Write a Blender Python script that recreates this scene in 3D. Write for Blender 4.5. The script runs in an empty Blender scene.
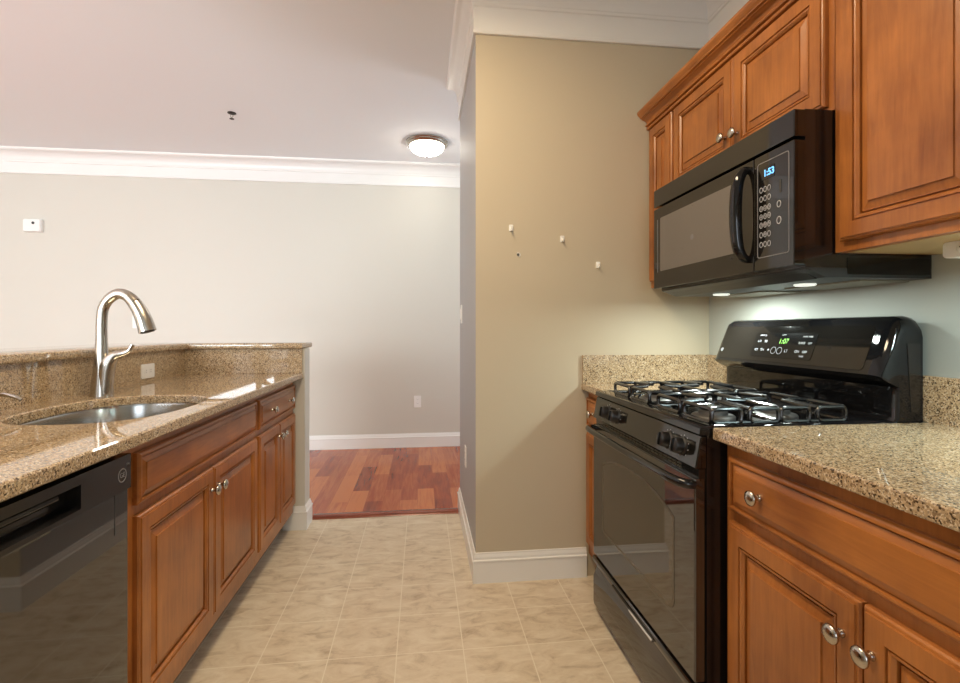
import bpy, bmesh, math, random
from mathutils import Vector, Matrix
PI = math.pi
sc = bpy.context.scene
COL = sc.collection
random.seed(7)

# ------------------------------------------------------------------ camera
F_PX, YAW, SHIFT, CAM_H = 494.53, 0.1169, 12.37, 1.169
cam = bpy.data.cameras.new('camera')
cam.sensor_fit = 'HORIZONTAL'
cam.sensor_width = 36.0
cam.lens = F_PX / 960.0 * 36.0
cam.shift_y = -SHIFT / 960.0
cam.clip_start = 0.02
co = bpy.data.objects.new('camera', cam)
COL.objects.link(co)
co.location = (0, 0, CAM_H)
co.rotation_euler = (PI / 2, 0, -YAW)
sc.camera = co

# ------------------------------------------------------------------ world, exposure, daylight
sc.view_settings.view_transform = 'Standard'
sc.view_settings.look = 'None'
sc.view_settings.gamma = 1.0
sc.view_settings.use_curve_mapping = False
sc.view_settings.exposure = 0.42
w = bpy.data.worlds.new('sky')
sc.world = w
w.use_nodes = True
bg = w.node_tree.nodes['Background']
bg.inputs[0].default_value = (0.80, 0.90, 1.0, 1)
bg.inputs[1].default_value = 2.0


def area(name, loc, rot, sx, sy, power, color):
    l = bpy.data.lights.new(name, 'AREA')
    l.shape = 'RECTANGLE'
    l.size, l.size_y = sx, sy
    l.energy = power
    l.color = color
    o = bpy.data.objects.new(name, l)
    COL.objects.link(o)
    o.location = loc
    o.rotation_euler = rot
    return o


# daylight through the living room glass door, plus added fill at kitchen and hall
area('daylight_living', (-3.4, -2.56, 1.25), (PI / 2, 0, 0), 2.8, 2.1, 255, (0.88, 0.955, 1.0))
area('kitchen_fill', (-0.1, -2.56, 1.55), (PI / 2, 0, 0), 1.3, 1.4, 9, (0.90, 0.95, 1.0))
area('hall_fill', (2.27, 4.06, 1.3), (0, PI / 2, 0), 1.9, 1.2, 12, (0.90, 0.95, 1.0))  # added light at the unseen hall end, lifts the far wall


# ------------------------------------------------------------------ materials
def new_mat(name):
    m = bpy.data.materials.new(name)
    m.use_nodes = True
    nt = m.node_tree
    return m, nt, nt.nodes['Principled BSDF']


def N(nt, t, **kw):
    n = nt.nodes.new(t)
    for k, v in kw.items():
        if k in n.inputs:
            n.inputs[k].default_value = v
        else:
            setattr(n, k, v)
    return n


def ramp(nt, stops, fac, mode='LINEAR'):
    r = nt.nodes.new('ShaderNodeValToRGB')
    r.color_ramp.interpolation = mode
    e = r.color_ramp.elements
    while len(e) < len(stops):
        e.new(0.5)
    for i, (p, c) in enumerate(stops):
        e[i].position = p
        e[i].color = (*c, 1)
    nt.links.new(fac, r.inputs[0])
    return r


def plain(name, col, rough=0.5, metal=0.0, spec=0.5, bump=0.0, bscale=200, ior=None, aniso=0.0):
    m, nt, b = new_mat(name)
    b.inputs['Base Color'].default_value = (*col, 1)
    b.inputs['Roughness'].default_value = rough
    b.inputs['Metallic'].default_value = metal
    b.inputs['Specular IOR Level'].default_value = spec
    if ior:
        b.inputs['IOR'].default_value = ior
    tc = N(nt, 'ShaderNodeTexCoord')
    n = N(nt, 'ShaderNodeTexNoise', Scale=bscale, Detail=3.0)
    nt.links.new(tc.outputs['Object'], n.inputs['Vector'])
    if bump:
        bp = N(nt, 'ShaderNodeBump', Strength=bump, Distance=0.002)
        nt.links.new(n.outputs['Fac'], bp.inputs['Height'])
        nt.links.new(bp.outputs['Normal'], b.inputs['Normal'])
    else:
        r = N(nt, 'ShaderNodeMapRange')
        r.inputs['To Min'].default_value = max(0.0, rough - 0.02)
        r.inputs['To Max'].default_value = rough + 0.03
        nt.links.new(n.outputs['Fac'], r.inputs['Value'])
        nt.links.new(r.outputs[0], b.inputs['Roughness'])
    return m


def emit(name, col, strength):
    m, nt, b = new_mat(name)
    b.inputs['Base Color'].default_value = (*col, 1)
    b.inputs['Emission Color'].default_value = (*col, 1)
    b.inputs['Emission Strength'].default_value = strength
    return m


def wood(name, scale, c0, c1, rough=0.3):
    m, nt, b = new_mat(name)
    tc = N(nt, 'ShaderNodeTexCoord')
    mp = N(nt, 'ShaderNodeMapping')
    mp.inputs['Scale'].default_value = scale
    nt.links.new(tc.outputs['Object'], mp.inputs['Vector'])
    n1 = N(nt, 'ShaderNodeTexNoise', Scale=3.0, Detail=6.0, Roughness=0.6, Distortion=0.6)
    n2 = N(nt, 'ShaderNodeTexNoise', Scale=0.9, Detail=2.0, Roughness=0.5)
    nt.links.new(mp.outputs[0], n1.inputs['Vector'])
    nt.links.new(tc.outputs['Object'], n2.inputs['Vector'])
    n2.inputs['Scale'].default_value = 5.0
    n2.inputs['Detail'].default_value = 4.0
    hf = N(nt, 'ShaderNodeMix', data_type='FLOAT')
    hf.inputs[0].default_value = 0.62
    nt.links.new(n1.outputs['Fac'], hf.inputs[2])
    nt.links.new(n2.outputs['Fac'], hf.inputs[3])
    r = ramp(nt, [(0.30, c0), (0.70, c1)], hf.outputs[0])
    nt.links.new(r.outputs[0], b.inputs['Base Color'])
    b.inputs['Roughness'].default_value = rough
    b.inputs['Coat Weight'].default_value = 0.12
    b.inputs['Coat Roughness'].default_value = 0.18
    return m


def granite(name, stops, rough=0.07):
    m, nt, b = new_mat(name)
    tc = N(nt, 'ShaderNodeTexCoord')
    v = N(nt, 'ShaderNodeTexVoronoi', Scale=330.0)
    nt.links.new(tc.outputs['Object'], v.inputs['Vector'])
    sep = N(nt, 'ShaderNodeSeparateColor')
    nt.links.new(v.outputs['Color'], sep.inputs[0])
    n = N(nt, 'ShaderNodeTexNoise', Scale=60.0, Detail=3.0)
    nt.links.new(tc.outputs['Object'], n.inputs['Vector'])
    a = N(nt, 'ShaderNodeMath', operation='MULTIPLY_ADD')
    nt.links.new(n.outputs['Fac'], a.inputs[0])
    a.inputs[1].default_value = 0.5
    nt.links.new(sep.outputs[0], a.inputs[2])
    s = N(nt, 'ShaderNodeMath', operation='SUBTRACT')
    nt.links.new(a.outputs[0], s.inputs[0])
    s.inputs[1].default_value = 0.25
    r = ramp(nt, stops, s.outputs[0], 'CONSTANT')
    nt.links.new(r.outputs[0], b.inputs['Base Color'])
    b.inputs['Roughness'].default_value = rough
    b.inputs['IOR'].default_value = 1.7
    return m


def vinyl(name):
    m, nt, b = new_mat(name)
    tc = N(nt, 'ShaderNodeTexCoord')
    mp = N(nt, 'ShaderNodeMapping')
    mp.inputs['Location'].default_value = (0.09 + 0.24 * 20, -1.80 + 0.24 * 20, 0)
    nt.links.new(tc.outputs['Object'], mp.inputs['Vector'])
    br = N(nt, 'ShaderNodeTexBrick', offset=0.0, squash=1.0)
    br.inputs['Scale'].default_value = 1.0
    br.inputs['Brick Width'].default_value = 0.24
    br.inputs['Row Height'].default_value = 0.24
    br.inputs['Mortar Size'].default_value = 0.0022
    br.inputs['Mortar Smooth'].default_value = 0.3
    br.inputs['Color1'].default_value = (0.0, 0.0, 0.0, 1)
    br.inputs['Color2'].default_value = (0.25, 0.25, 0.25, 1)
    br.inputs['Mortar'].default_value = (1, 1, 1, 1)
    nt.links.new(mp.outputs[0], br.inputs['Vector'])
    ms = N(nt, 'ShaderNodeMapping')
    ms.inputs['Scale'].default_value = (1.0, 2.2, 1.0)
    ms.inputs['Rotation'].default_value = (0, 0, 0.5)
    nt.links.new(tc.outputs['Object'], ms.inputs['Vector'])
    n = N(nt, 'ShaderNodeTexNoise', Scale=9.0, Detail=8.0, Roughness=0.68, Distortion=0.8)
    nt.links.new(ms.outputs[0], n.inputs['Vector'])
    ad = N(nt, 'ShaderNodeMath', operation='MULTIPLY_ADD')
    nt.links.new(br.outputs['Color'], ad.inputs[0])
    ad.inputs[1].default_value = 0.22
    nt.links.new(n.outputs['Fac'], ad.inputs[2])
    r = ramp(nt, [(0.30, (0.44, 0.335, 0.225)), (0.50, (0.66, 0.55, 0.405)), (0.72, (0.77, 0.68, 0.535))], ad.outputs[0])
    mx = N(nt, 'ShaderNodeMix', data_type='RGBA')
    nt.links.new(br.outputs['Fac'], mx.inputs[0])
    nt.links.new(r.outputs[0], mx.inputs[6])
    mx.inputs[7].default_value = (0.80, 0.72, 0.58, 1)
    nt.links.new(mx.outputs[2], b.inputs['Base Color'])
    b.inputs['Roughness'].default_value = 0.42
    bp = N(nt, 'ShaderNodeBump', Strength=0.25, Distance=0.002, invert=True)
    nt.links.new(br.outputs['Fac'], bp.inputs['Height'])
    nt.links.new(bp.outputs['Normal'], b.inputs['Normal'])
    return m


def planks(name):
    m, nt, b = new_mat(name)
    tc = N(nt, 'ShaderNodeTexCoord')
    mp = N(nt, 'ShaderNodeMapping')
    mp.inputs['Rotation'].default_value = (0, 0, PI / 2)
    mp.inputs['Location'].default_value = (20.13, 20.04, 0)
    nt.links.new(tc.outputs['Object'], mp.inputs['Vector'])
    br = N(nt, 'ShaderNodeTexBrick', offset=0.37, offset_frequency=2, squash=1.0)
    br.inputs['Scale'].default_value = 1.0
    br.inputs['Brick Width'].default_value = 0.62
    br.inputs['Row Height'].default_value = 0.115
    br.inputs['Mortar Size'].default_value = 0.0008
    br.inputs['Color1'].default_value = (0, 0, 0, 1)
    br.inputs['Color2'].default_value = (1, 1, 1, 1)
    br.inputs['Mortar'].default_value = (0.1, 0.1, 0.1, 1)
    nt.links.new(mp.outputs[0], br.inputs['Vector'])
    ms = N(nt, 'ShaderNodeMapping')
    ms.inputs['Scale'].default_value = (26, 2.2, 1)
    nt.links.new(tc.outputs['Object'], ms.inputs['Vector'])
    n = N(nt, 'ShaderNodeTexNoise', Scale=1.4, Detail=5.0, Roughness=0.6, Distortion=1.0)
    nt.links.new(ms.outputs[0], n.inputs['Vector'])
    ad = N(nt, 'ShaderNodeMath', operation='MULTIPLY_ADD')
    nt.links.new(n.outputs['Fac'], ad.inputs[0])
    ad.inputs[1].default_value = 0.75
    ml = N(nt, 'ShaderNodeMath', operation='MULTIPLY')
    nt.links.new(br.outputs['Color'], ml.inputs[0])
    ml.inputs[1].default_value = 0.6
    nt.links.new(ml.outputs[0], ad.inputs[2])
    r = ramp(nt, [(0.25, (0.17, 0.027, 0.011)), (0.50, (0.34, 0.062, 0.020)), (0.85, (0.54, 0.17, 0.055))], ad.outputs[0])
    nt.links.new(r.outputs[0], b.inputs['Base Color'])
    b.inputs['Roughness'].default_value = 0.25
    return m


M = {}
M['wall'] = plain('greige_wall_paint', (0.63, 0.605, 0.535), 0.55, bump=0.03, bscale=350)
M['grey_wall'] = plain('grey_green_wall_paint', (0.47, 0.48, 0.435), 0.55, bump=0.03, bscale=350)  # wall paint with the cool lamp light put into its colour
M['hall_wall'] = plain('shaded_wall_paint', (0.43, 0.43, 0.44), 0.55, bump=0.03, bscale=350)  # wall paint darkened, the side's shade is in the colour
M['tan_wall'] = plain('warm_lit_wall_paint', (0.545, 0.472, 0.35), 0.55, bump=0.03, bscale=350)  # wall paint with the warm kitchen light tinted in
M['ceiling'] = plain('ceiling_paint', (0.86, 0.875, 0.885), 0.8, bump=0.10, bscale=120)
M['trim'] = plain('white_trim_paint', (0.84, 0.83, 0.80), 0.35)
M['white'] = plain('white_plastic', (0.85, 0.84, 0.81), 0.35)
M['slot'] = plain('dark_slot', (0.05, 0.05, 0.05), 0.6)
WC0, WC1 = (0.21, 0.064, 0.015), (0.52, 0.192, 0.044)
M['wood_v'] = wood('cherry_stained_maple', (22, 22, 2.0), WC0, WC1)
M['wood_h'] = wood('cherry_stained_maple_across', (22, 2.0, 22), WC0, WC1)
M['wood_in'] = plain('maple_cabinet_underside', (0.55, 0.40, 0.20), 0.5)
M['toe'] = plain('dark_toe_kick', (0.10, 0.06, 0.035), 0.6)
M['granite'] = granite('speckled_granite', [
    (0.0, (0.08, 0.055, 0.035)), (0.10, (0.25, 0.17, 0.098)), (0.26, (0.46, 0.335, 0.20)),
    (0.56, (0.58, 0.435, 0.27)), (0.76, (0.33, 0.26, 0.18)), (0.88, (0.70, 0.59, 0.43))], 0.03)
M['vinyl'] = vinyl('beige_vinyl_tile')
M['planks'] = planks('brazilian_cherry_planks')
M['strip'] = wood('red_hardwood_strip', (2, 22, 22), (0.16, 0.03, 0.014), (0.30, 0.065, 0.026), 0.25)
M['black'] = plain('black_enamel', (0.007, 0.007, 0.008), 0.06, ior=1.5)
M['black_glass'] = plain('black_glass', (0.012, 0.010, 0.008), 0.03, ior=2.05)
M['black_panel'] = plain('black_appliance_panel', (0.009, 0.008, 0.007), 0.05, ior=1.6)
M['black_satin'] = plain('black_satin_plastic', (0.010, 0.009, 0.009), 0.16, ior=1.7)
M['window_glass'] = plain('tinted_oven_glass', (0.035, 0.027, 0.016), 0.03, ior=2.1)
M['micro_glass'] = plain('perforated_screen_glass', (0.15, 0.135, 0.125), 0.28, ior=1.5)
M['knob_black'] = plain('black_knob_plastic', (0.012, 0.012, 0.013), 0.28, ior=1.6)
M['hood'] = plain('dull_black_hood_paint', (0.02, 0.02, 0.021), 0.42)
M['iron'] = plain('cast_iron_enamel', (0.012, 0.012, 0.013), 0.22, ior=1.7)
M['burner'] = plain('burner_aluminium', (0.13, 0.125, 0.12), 0.45, metal=0.6)
M['nickel'] = plain('brushed_nickel', (0.52, 0.485, 0.43), 0.22, metal=1.0)
M['steel'] = plain('sink_steel', (0.50, 0.50, 0.48), 0.20, metal=1.0)
M['chrome'] = plain('bright_metal', (0.75, 0.76, 0.78), 0.12, metal=1.0)
M['mark'] = plain('pale_grey_print', (0.45, 0.45, 0.47), 0.5)
M['mark_dim'] = plain('dim_grey_print', (0.20, 0.20, 0.21), 0.5)
M['green'] = emit('green_clock_digits', (0.16, 0.55, 0.02), 0.55)
M['blue'] = emit('blue_clock_digits', (0.16, 0.50, 1.0), 1.1)
M['dark_display'] = plain('dark_display', (0.006, 0.006, 0.006), 0.10)
M['glow'] = emit('lit_frosted_glass', (1.0, 0.94, 0.82), 13.0)
M['diffuser'] = emit('warm_lit_diffuser', (1.0, 0.80, 0.55), 1.5)
M['lens'] = emit('lit_cooktop_lamp_lens', (0.95, 1.0, 0.90), 0.6)
M['bronze'] = plain('dark_bronze', (0.04, 0.03, 0.025), 0.4, metal=0.6)
M['filter'] = plain('filter_mesh', (0.28, 0.25, 0.19), 0.45, metal=0.5)
M['glass'] = plain('window_pane', (0.9, 0.95, 1.0), 0.02)
_b = M['glass'].node_tree.nodes['Principled BSDF']
_b.inputs['Transmission Weight'].default_value = 1.0
_b.inputs['IOR'].default_value = 1.05


# ------------------------------------------------------------------ geometry helpers
class MB:
    def __init__(self):
        self.bm = bmesh.new()
        self.smooth = False

    def faces(self, vs, fs):
        bv = [self.bm.verts.new(v) for v in vs]
        for f in fs:
            try:
                self.bm.faces.new([bv[i] for i in f])
            except ValueError:
                pass
        return bv

    def box(self, x0, x1, y0, y1, z0, z1, bev=0.0):
        x0, x1 = min(x0, x1), max(x0, x1)
        y0, y1 = min(y0, y1), max(y0, y1)
        z0, z1 = min(z0, z1), max(z0, z1)
        bv = self.faces([(x0, y0, z0), (x1, y0, z0), (x1, y1, z0), (x0, y1, z0),
                         (x0, y0, z1), (x1, y0, z1), (x1, y1, z1), (x0, y1, z1)],
                        [(0, 3, 2, 1), (4, 5, 6, 7), (0, 1, 5, 4), (1, 2, 6, 5), (2, 3, 7, 6), (3, 0, 4, 7)])
        if bev:
            es = list({e for v in bv for e in v.link_edges})
            bmesh.ops.bevel(self.bm, geom=es, offset=bev, segments=2, profile=0.6, affect='EDGES', clamp_overlap=True)
        return self

    def loft(self, rings, cap0=True, cap1=True, closed=True):
        n = len(rings[0])
        R = [[self.bm.verts.new(p) for p in r] for r in rings]
        for a, b in zip(R, R[1:]):
            for i in range(n if closed else n - 1):
                j = (i + 1) % n
                self.bm.faces.new((a[i], a[j], b[j], b[i]))
        if cap0:
            self.bm.faces.new(R[0][::-1])
        if cap1:
            self.bm.faces.new(R[-1])
        return self

    def tube(self, pts, rad, n=12, caps=True):
        pts = [Vector(p) for p in pts]
        if not hasattr(rad, '__len__'):
            rad = [rad] * len(pts)
        rings = []
        ref = None
        for i, p in enumerate(pts):
            d = (pts[min(i + 1, len(pts) - 1)] - pts[max(i - 1, 0)]).normalized()
            if ref is None:
                ref = Vector((0, 0, 1)) if abs(d.z) < 0.9 else Vector((0, 1, 0))
            a = (ref - d * ref.dot(d)).normalized()
            ref = a
            b = d.cross(a)
            rings.append([p + (a * math.cos(2 * PI * k / n) + b * math.sin(2 * PI * k / n)) * rad[i] for k in range(n)])
        self.loft(rings, caps, caps)
        return self

    def lathe(self, prof, c, axis=(0, 0, 1), n=24, sx=1.0):
        ax = Vector(axis).normalized()
        a = Vector((0, 1, 0)) if abs(ax.y) < 0.9 else Vector((1, 0, 0))
        a = (a - ax * a.dot(ax)).normalized()
        b = ax.cross(a)
        c = Vector(c)
        rings = [[c + ax * h + (a * math.cos(2 * PI * k / n) * sx + b * math.sin(2 * PI * k / n)) * max(r, 1e-4) for k in range(n)] for r, h in prof]
        self.loft(rings)
        return self

    def prism_y(self, poly, y0, y1):          # poly in (x, z)
        self.loft([[(x, y0, z) for x, z in poly], [(x, y1, z) for x, z in poly]])
        return self

    def prism_z(self, poly, z0, z1):          # poly in (x, y)
        self.loft([[(x, y, z0) for x, y in poly], [(x, y, z1) for x, y in poly]])
        return self

    def sweep(self, path, prof):              # profile (d, z), d to the left of the path
        n = len(path)
        P = [Vector(p) for p in path]
        rings = []
        for i in range(n):
            ns = []
            if i > 0:
                d = (P[i] - P[i - 1]).normalized()
                ns.append(Vector((-d.y, d.x)))
            if i < n - 1:
                d = (P[i + 1] - P[i]).normalized()
                ns.append(Vector((-d.y, d.x)))
            m = ns[0] if len(ns) == 1 else (ns[0] + ns[1]) / (1 + ns[0].dot(ns[1]))
            rings.append([(P[i].x + m.x * a, P[i].y + m.y * a, z) for a, z in prof])
        self.loft(rings)
        return self

    def build(self, name, mat, parent=None, smooth=False, bevel=0.0, angle=40):
        bm = self.bm
        bmesh.ops.recalc_face_normals(bm, faces=bm.faces[:])
        off = Vector((0, 0, 0))
        p = parent
        while p is not None:
            off += p.location
            p = p.parent
        if off.length:
            bmesh.ops.translate(bm, vec=-off, verts=bm.verts[:])
        me = bpy.data.meshes.new(name)
        bm.to_mesh(me)
        bm.free()
        me.materials.append(mat)
        o = bpy.data.objects.new(name, me)
        COL.objects.link(o)
        o.parent = parent
        if smooth:
            me.shade_smooth()
            try:
                me.set_sharp_from_angle(angle=math.radians(angle))
            except Exception:
                pass
        if bevel:
            bv = o.modifiers.new('edge', 'BEVEL')
            bv.width = bevel
            bv.segments = 2
            bv.limit_method = 'ANGLE'
            bv.angle_limit = math.radians(40)
        return o


def thing(name, loc, label, cat, group=None):
    o = bpy.data.objects.new(name, None)
    o.empty_display_size = 0.05
    COL.objects.link(o)
    o.location = loc
    o['label'] = label
    o['category'] = cat
    if group:
        o['group'] = group
    return o


def tag(o, label, cat, group=None):
    o['label'] = label
    o['category'] = cat
    if group:
        o['group'] = group
    return o


def struct(o, label=None):
    o['kind'] = 'structure'
    if label:
        o['label'] = label
        o['category'] = o.name.split('.')[0].split('_')[0]
    return o


def smooth_path(pts, k=6):
    """Catmull-Rom through tuples of any length."""
    out = []
    n = len(pts)
    for i in range(n - 1):
        p0, p1, p2, p3 = pts[max(i - 1, 0)], pts[i], pts[i + 1], pts[min(i + 2, n - 1)]
        for j in range(k):
            t = j / k
            out.append(tuple(0.5 * ((2 * b) + (c - a) * t + (2 * a - 5 * b + 4 * c - d) * t * t + (3 * b - a - 3 * c + d) * t ** 3)
                             for a, b, c, d in zip(p0, p1, p2, p3)))
    out.append(tuple(pts[-1]))
    return out


def text_obj(name, body, size, mp, mat, parent, depth=0.0006, bold=0.0):
    """Lettering as a mesh. mp maps (u, v, w) to the world: u to the reader's right, v up, w out."""
    cu = bpy.data.curves.new('lettering', 'FONT')
    cu.body = body
    cu.size = size
    cu.align_x = 'CENTER'
    cu.align_y = 'CENTER'
    cu.extrude = depth
    cu.offset = bold
    to = bpy.data.objects.new('lettering', cu)
    COL.objects.link(to)
    dg = bpy.context.evaluated_depsgraph_get()
    dg.update()
    me = bpy.data.meshes.new_from_object(to.evaluated_get(dg))
    bpy.data.objects.remove(to)
    mb = MB()
    mb.bm.from_mesh(me)
    for v in mb.bm.verts:
        v.co = Vector(mp(v.co.x, v.co.y, v.co.z))
    bpy.data.meshes.remove(me)
    return mb.build(name, mat, parent)


def rrect(u0, u1, v0, v1, r, k=5):
    pts = []
    for cx, cy, a0 in ((u1 - r, v1 - r, 0), (u0 + r, v1 - r, PI / 2), (u0 + r, v0 + r, PI), (u1 - r, v0 + r, 1.5 * PI)):
        for i in range(k + 1):
            a = a0 + PI / 2 * i / k
            pts.append((cx + r * math.cos(a), cy + r * math.sin(a)))
    return pts


def plate(mb, poly, mp, w0, w1):
    mb.loft([[mp(u, v, w0) for u, v in poly], [mp(u, v, w1) for u, v in poly]])
    return mb


def ring_frame(mb, outer, inner, mp, w0, w1):
    mb.loft([[mp(u, v, w) for u, v in poly] for poly, w in ((inner, w0), (outer, w0), (outer, w1), (inner, w1), (inner, w0))], False, False)
    return mb


# wall dimensions
XS, YS, YE = 0.2464, 2.269, 3.2136       # stub wall: side face, front face, far end
XW, YF, ZC = 1.394, 4.905, 2.778         # kitchen side wall, far wall, ceiling
XL, YB, XH = -5.3, -2.6, 2.3             # living room side wall, wall behind the camera, hall wall

# ------------------------------------------------------------------ room shell
struct(MB().box(-1.40, XW + 0.1, YB - 0.1, 3.145, -0.06, 0.0).build('floor', M['vinyl']), 'beige square vinyl tile floor of the kitchen')
mb = MB()
mb.prism_z([(XL - 0.1, YB - 0.1), (-1.40, YB - 0.1), (-1.40, 3.145), (XH + 0.1, 3.145), (XH + 0.1, YF + 0.1), (XL - 0.1, YF + 0.1)], -0.06, 0.010)
struct(mb.build('floor_hardwood', M['planks']), 'glossy red cherry plank floor beyond the kitchen')
mb = MB()
mb.loft([[(x, 3.128, 0), (x, 3.136, 0.013), (x, 3.150, 0.018), (x, 3.19, 0.016), (x, 3.20, 0.010), (x, 3.20, 0.0)] for x in (-0.668, XS - 0.016)])
struct(mb.build('trim_1', M['strip'], smooth=True), 'dark red wood threshold strip between tile and hardwood')
struct(MB().box(XL - 0.1, XH + 0.1, YB - 0.1, YF + 0.1, ZC, ZC + 0.1).build('ceiling', M['ceiling']), 'pale textured ceiling')
struct(MB().box(XL - 0.1, XH + 0.1, YF, YF + 0.1, 0.0, ZC).build('wall_far', M['wall']), 'pale greige far wall of the living room')
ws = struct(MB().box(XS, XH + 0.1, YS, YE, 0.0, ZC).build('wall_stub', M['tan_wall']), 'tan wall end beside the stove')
ws.data.materials.append(M['hall_wall'])  # shade of the hall sides, put into a darker grey
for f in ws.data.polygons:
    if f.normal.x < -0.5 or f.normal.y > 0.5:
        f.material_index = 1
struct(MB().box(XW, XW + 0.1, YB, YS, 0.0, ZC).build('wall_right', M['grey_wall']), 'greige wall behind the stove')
mb = MB()
mb.box(XH, XH + 0.1, YE, 3.46, 0, ZC).box(XH, XH + 0.1, 4.66, YF, 0, ZC).box(XH, XH + 0.1, 3.46, 4.66, 0, 0.35).box(XH, XH + 0.1, 3.46, 4.66, 2.25, ZC)
struct(mb.build('wall_hall', M['wall']))
mb = MB()
for y in (3.46, 4.61):
    mb.box(XH + 0.03, XH + 0.07, y, y + 0.05, 0.35, 2.25)
for z in (0.35, 1.28, 2.20):
    mb.box(XH + 0.03, XH + 0.07, 3.46, 4.66, z, z + 0.05)
wi = struct(mb.build('window_3', M['trim']))  # unseen window, added to go with the hall fill light
MB().box(XH + 0.048, XH + 0.053, 3.48, 4.64, 0.37, 2.23).build('pane', M['glass'], wi)
struct(MB().box(XL - 0.1, XL, YB, YF, 0, ZC).build('wall_left', M['wall']))
OPEN = [(-4.85, -1.95, 0.10, 2.35), (-0.75, 0.55, 0.85, 2.25)]   # glass door, added window for the kitchen fill
mb = MB()
xs = [XL - 0.1, OPEN[0][0], OPEN[0][1], OPEN[1][0], OPEN[1][1], XW + 0.1]
for a, b_ in ((0, 1), (2, 3), (4, 5)):
    mb.box(xs[a], xs[b_], YB - 0.1, YB, 0, ZC)
for x0, x1, z0, z1 in OPEN:
    mb.box(x0, x1, YB - 0.1, YB, 0, z0).box(x0, x1, YB - 0.1, YB, z1, ZC)
struct(mb.build('wall_back', M['wall']))
for k, (x0, x1, z0, z1) in enumerate(OPEN):
    mb = MB()
    for x in (x0, x1 - 0.05, (x0 + x1) / 2 - 0.025):
        mb.box(x, x + 0.05, YB - 0.08, YB - 0.04, z0, z1)
    for z in (z0, z1 - 0.05):
        mb.box(x0, x1, YB - 0.08, YB - 0.04, z, z + 0.05)
    wi = struct(mb.build('window_%d' % (k + 1), M['trim']))
    MB().box(x0 + 0.02, x1 - 0.02, YB - 0.062, YB - 0.057, z0 + 0.02, z1 - 0.02).build('pane', M['glass'], wi)
struct(MB().box(-1.465, -1.349, YB, 0.8, 0, ZC).build('wall_light_block', M['wall']))  # unseen wall, added to keep the door's daylight off the stub

# half wall that carries the bar ledge
XB, YBE = -1.329, 2.969                   # granite face of the long splash, of the end splash
mb = MB()
mb.prism_z([(-1.349, 0.8), (-1.349, 2.989), (-0.680, 2.989), (-0.680, 3.112), (-1.465, 3.112), (-1.465, 0.8)], 0.0, 1.056)
struct(mb.build('wall_bar', M['wall']), 'low greige wall carrying the granite bar ledge')


# baseboards
def base_prof(h, z=0.0):
    return [(0, z), (0.014, z), (0.014, z + h * 0.70), (0.0165, z + h * 0.715), (0.0165, z + h * 0.76), (0.011, z + h * 0.79),
            (0.010, z + h * 0.86), (0.006, z + h * 0.95), (0.005, z + h), (0, z + h)]


struct(MB().sweep([(XL, YF), (XH, YF)][::-1], base_prof(0.135, 0.010)).build('baseboard_far', M['trim']), 'white baseboard along the far wall')
struct(MB().sweep([(0.772, YS), (XS, YS), (XS, YE), (XS + 0.6, YE)], base_prof(0.137)).build('baseboard_stub', M['trim']), 'white baseboard wrapping the tan wall end')
struct(MB().sweep([(-0.80, 2.989), (-0.680, 2.989), (-0.680, 3.112), (-1.465, 3.112), (-1.465, 0.8)][::-1],
                  base_prof(0.137)).build('baseboard_bar', M['trim']), 'white baseboard wrapping the end of the bar wall')


# crown moulding: flat frieze board with a stepped cove above
def crown_prof(zb, w):
    zf = zb + (ZC - zb) * 0.52
    h = ZC - zf
    p = [(0, zb), (0.011, zb), (0.014, zb + 0.004), (0.014, zb + 0.014), (0.011, zb + 0.018), (0.011, zf - 0.008), (0.017, zf - 0.004), (0.017, zf + 0.008)]
    for i in range(7):
        a = PI / 2 * i / 6
        p.append((0.020 + (w - 0.034) * (1 - math.cos(a)), zf + 0.012 + (h - 0.034) * math.sin(a)))
    p += [(w - 0.010, ZC - 0.020), (w - 0.004, ZC - 0.014), (w, ZC - 0.006), (w, ZC), (0, ZC)]
    return p


struct(MB().sweep([(XH, YF), (XL, YF)], crown_prof(2.570, 0.105)).build('trim_2', M['trim'], smooth=True, angle=30), 'white crown moulding along the far wall')
struct(MB().sweep([(XW, YB), (XW, YS), (XS, YS), (XS, YE), (XS + 0.5, YE)], crown_prof(2.530, 0.085)).build('trim_3', M['trim'], smooth=True, angle=30), 'white crown moulding around the tan wall end and kitchen wall')

# ------------------------------------------------------------------ cabinets
KNOB = [(r_ * 1.12, h_ * 1.05) for r_, h_ in [(0.0065, 0), (0.0075, 0.003), (0.0055, 0.006), (0.0050, 0.013), (0.0075, 0.016), (0.0135, 0.019), (0.0160, 0.0225), (0.0150, 0.0265), (0.010, 0.0295), (0.004, 0.031), (0.0, 0.0312)]]
DOOR_FRAME = [(0, 0), (0, 0.011), (0.003, 0.0150), (0.0060, 0.0158), (0.0078, 0.0158), (0.0085, 0.0195), (0.045, 0.0195), (0.0458, 0.0140), (0.0486, 0.0140), (0.0496, 0.0180), (0.054, 0.0172), (0.0575, 0.0130), (0.0590, 0.0115), (0.0592, 0.002)]
DOOR_PANEL = [(0.0590, 0.0), (0.0636, 0.0010), (0.0640, 0.0085), (0.068, 0.0092), (0.085, 0.0135), (0.0856, 0.0176), (0.093, 0.0178)]
DRAWER = [(0, 0), (0, 0.011), (0.003, 0.0155), (0.007, 0.0178), (0.0122, 0.0178), (0.0130, 0.0090), (0.0160, 0.0090), (0.0168, 0.0130), (0.031, 0.0170), (0.0316, 0.0198), (0.036, 0.0199)]


def rings_rect(mb, ya, yb, za, zb, prof, fx, s, cap0=True):
    mb.loft([[(fx + s * w, ya + i, za + i), (fx + s * w, yb - i, za + i), (fx + s * w, yb - i, zb - i), (fx + s * w, ya + i, zb - i)] for i, w in prof], cap0, True)
    return mb


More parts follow.
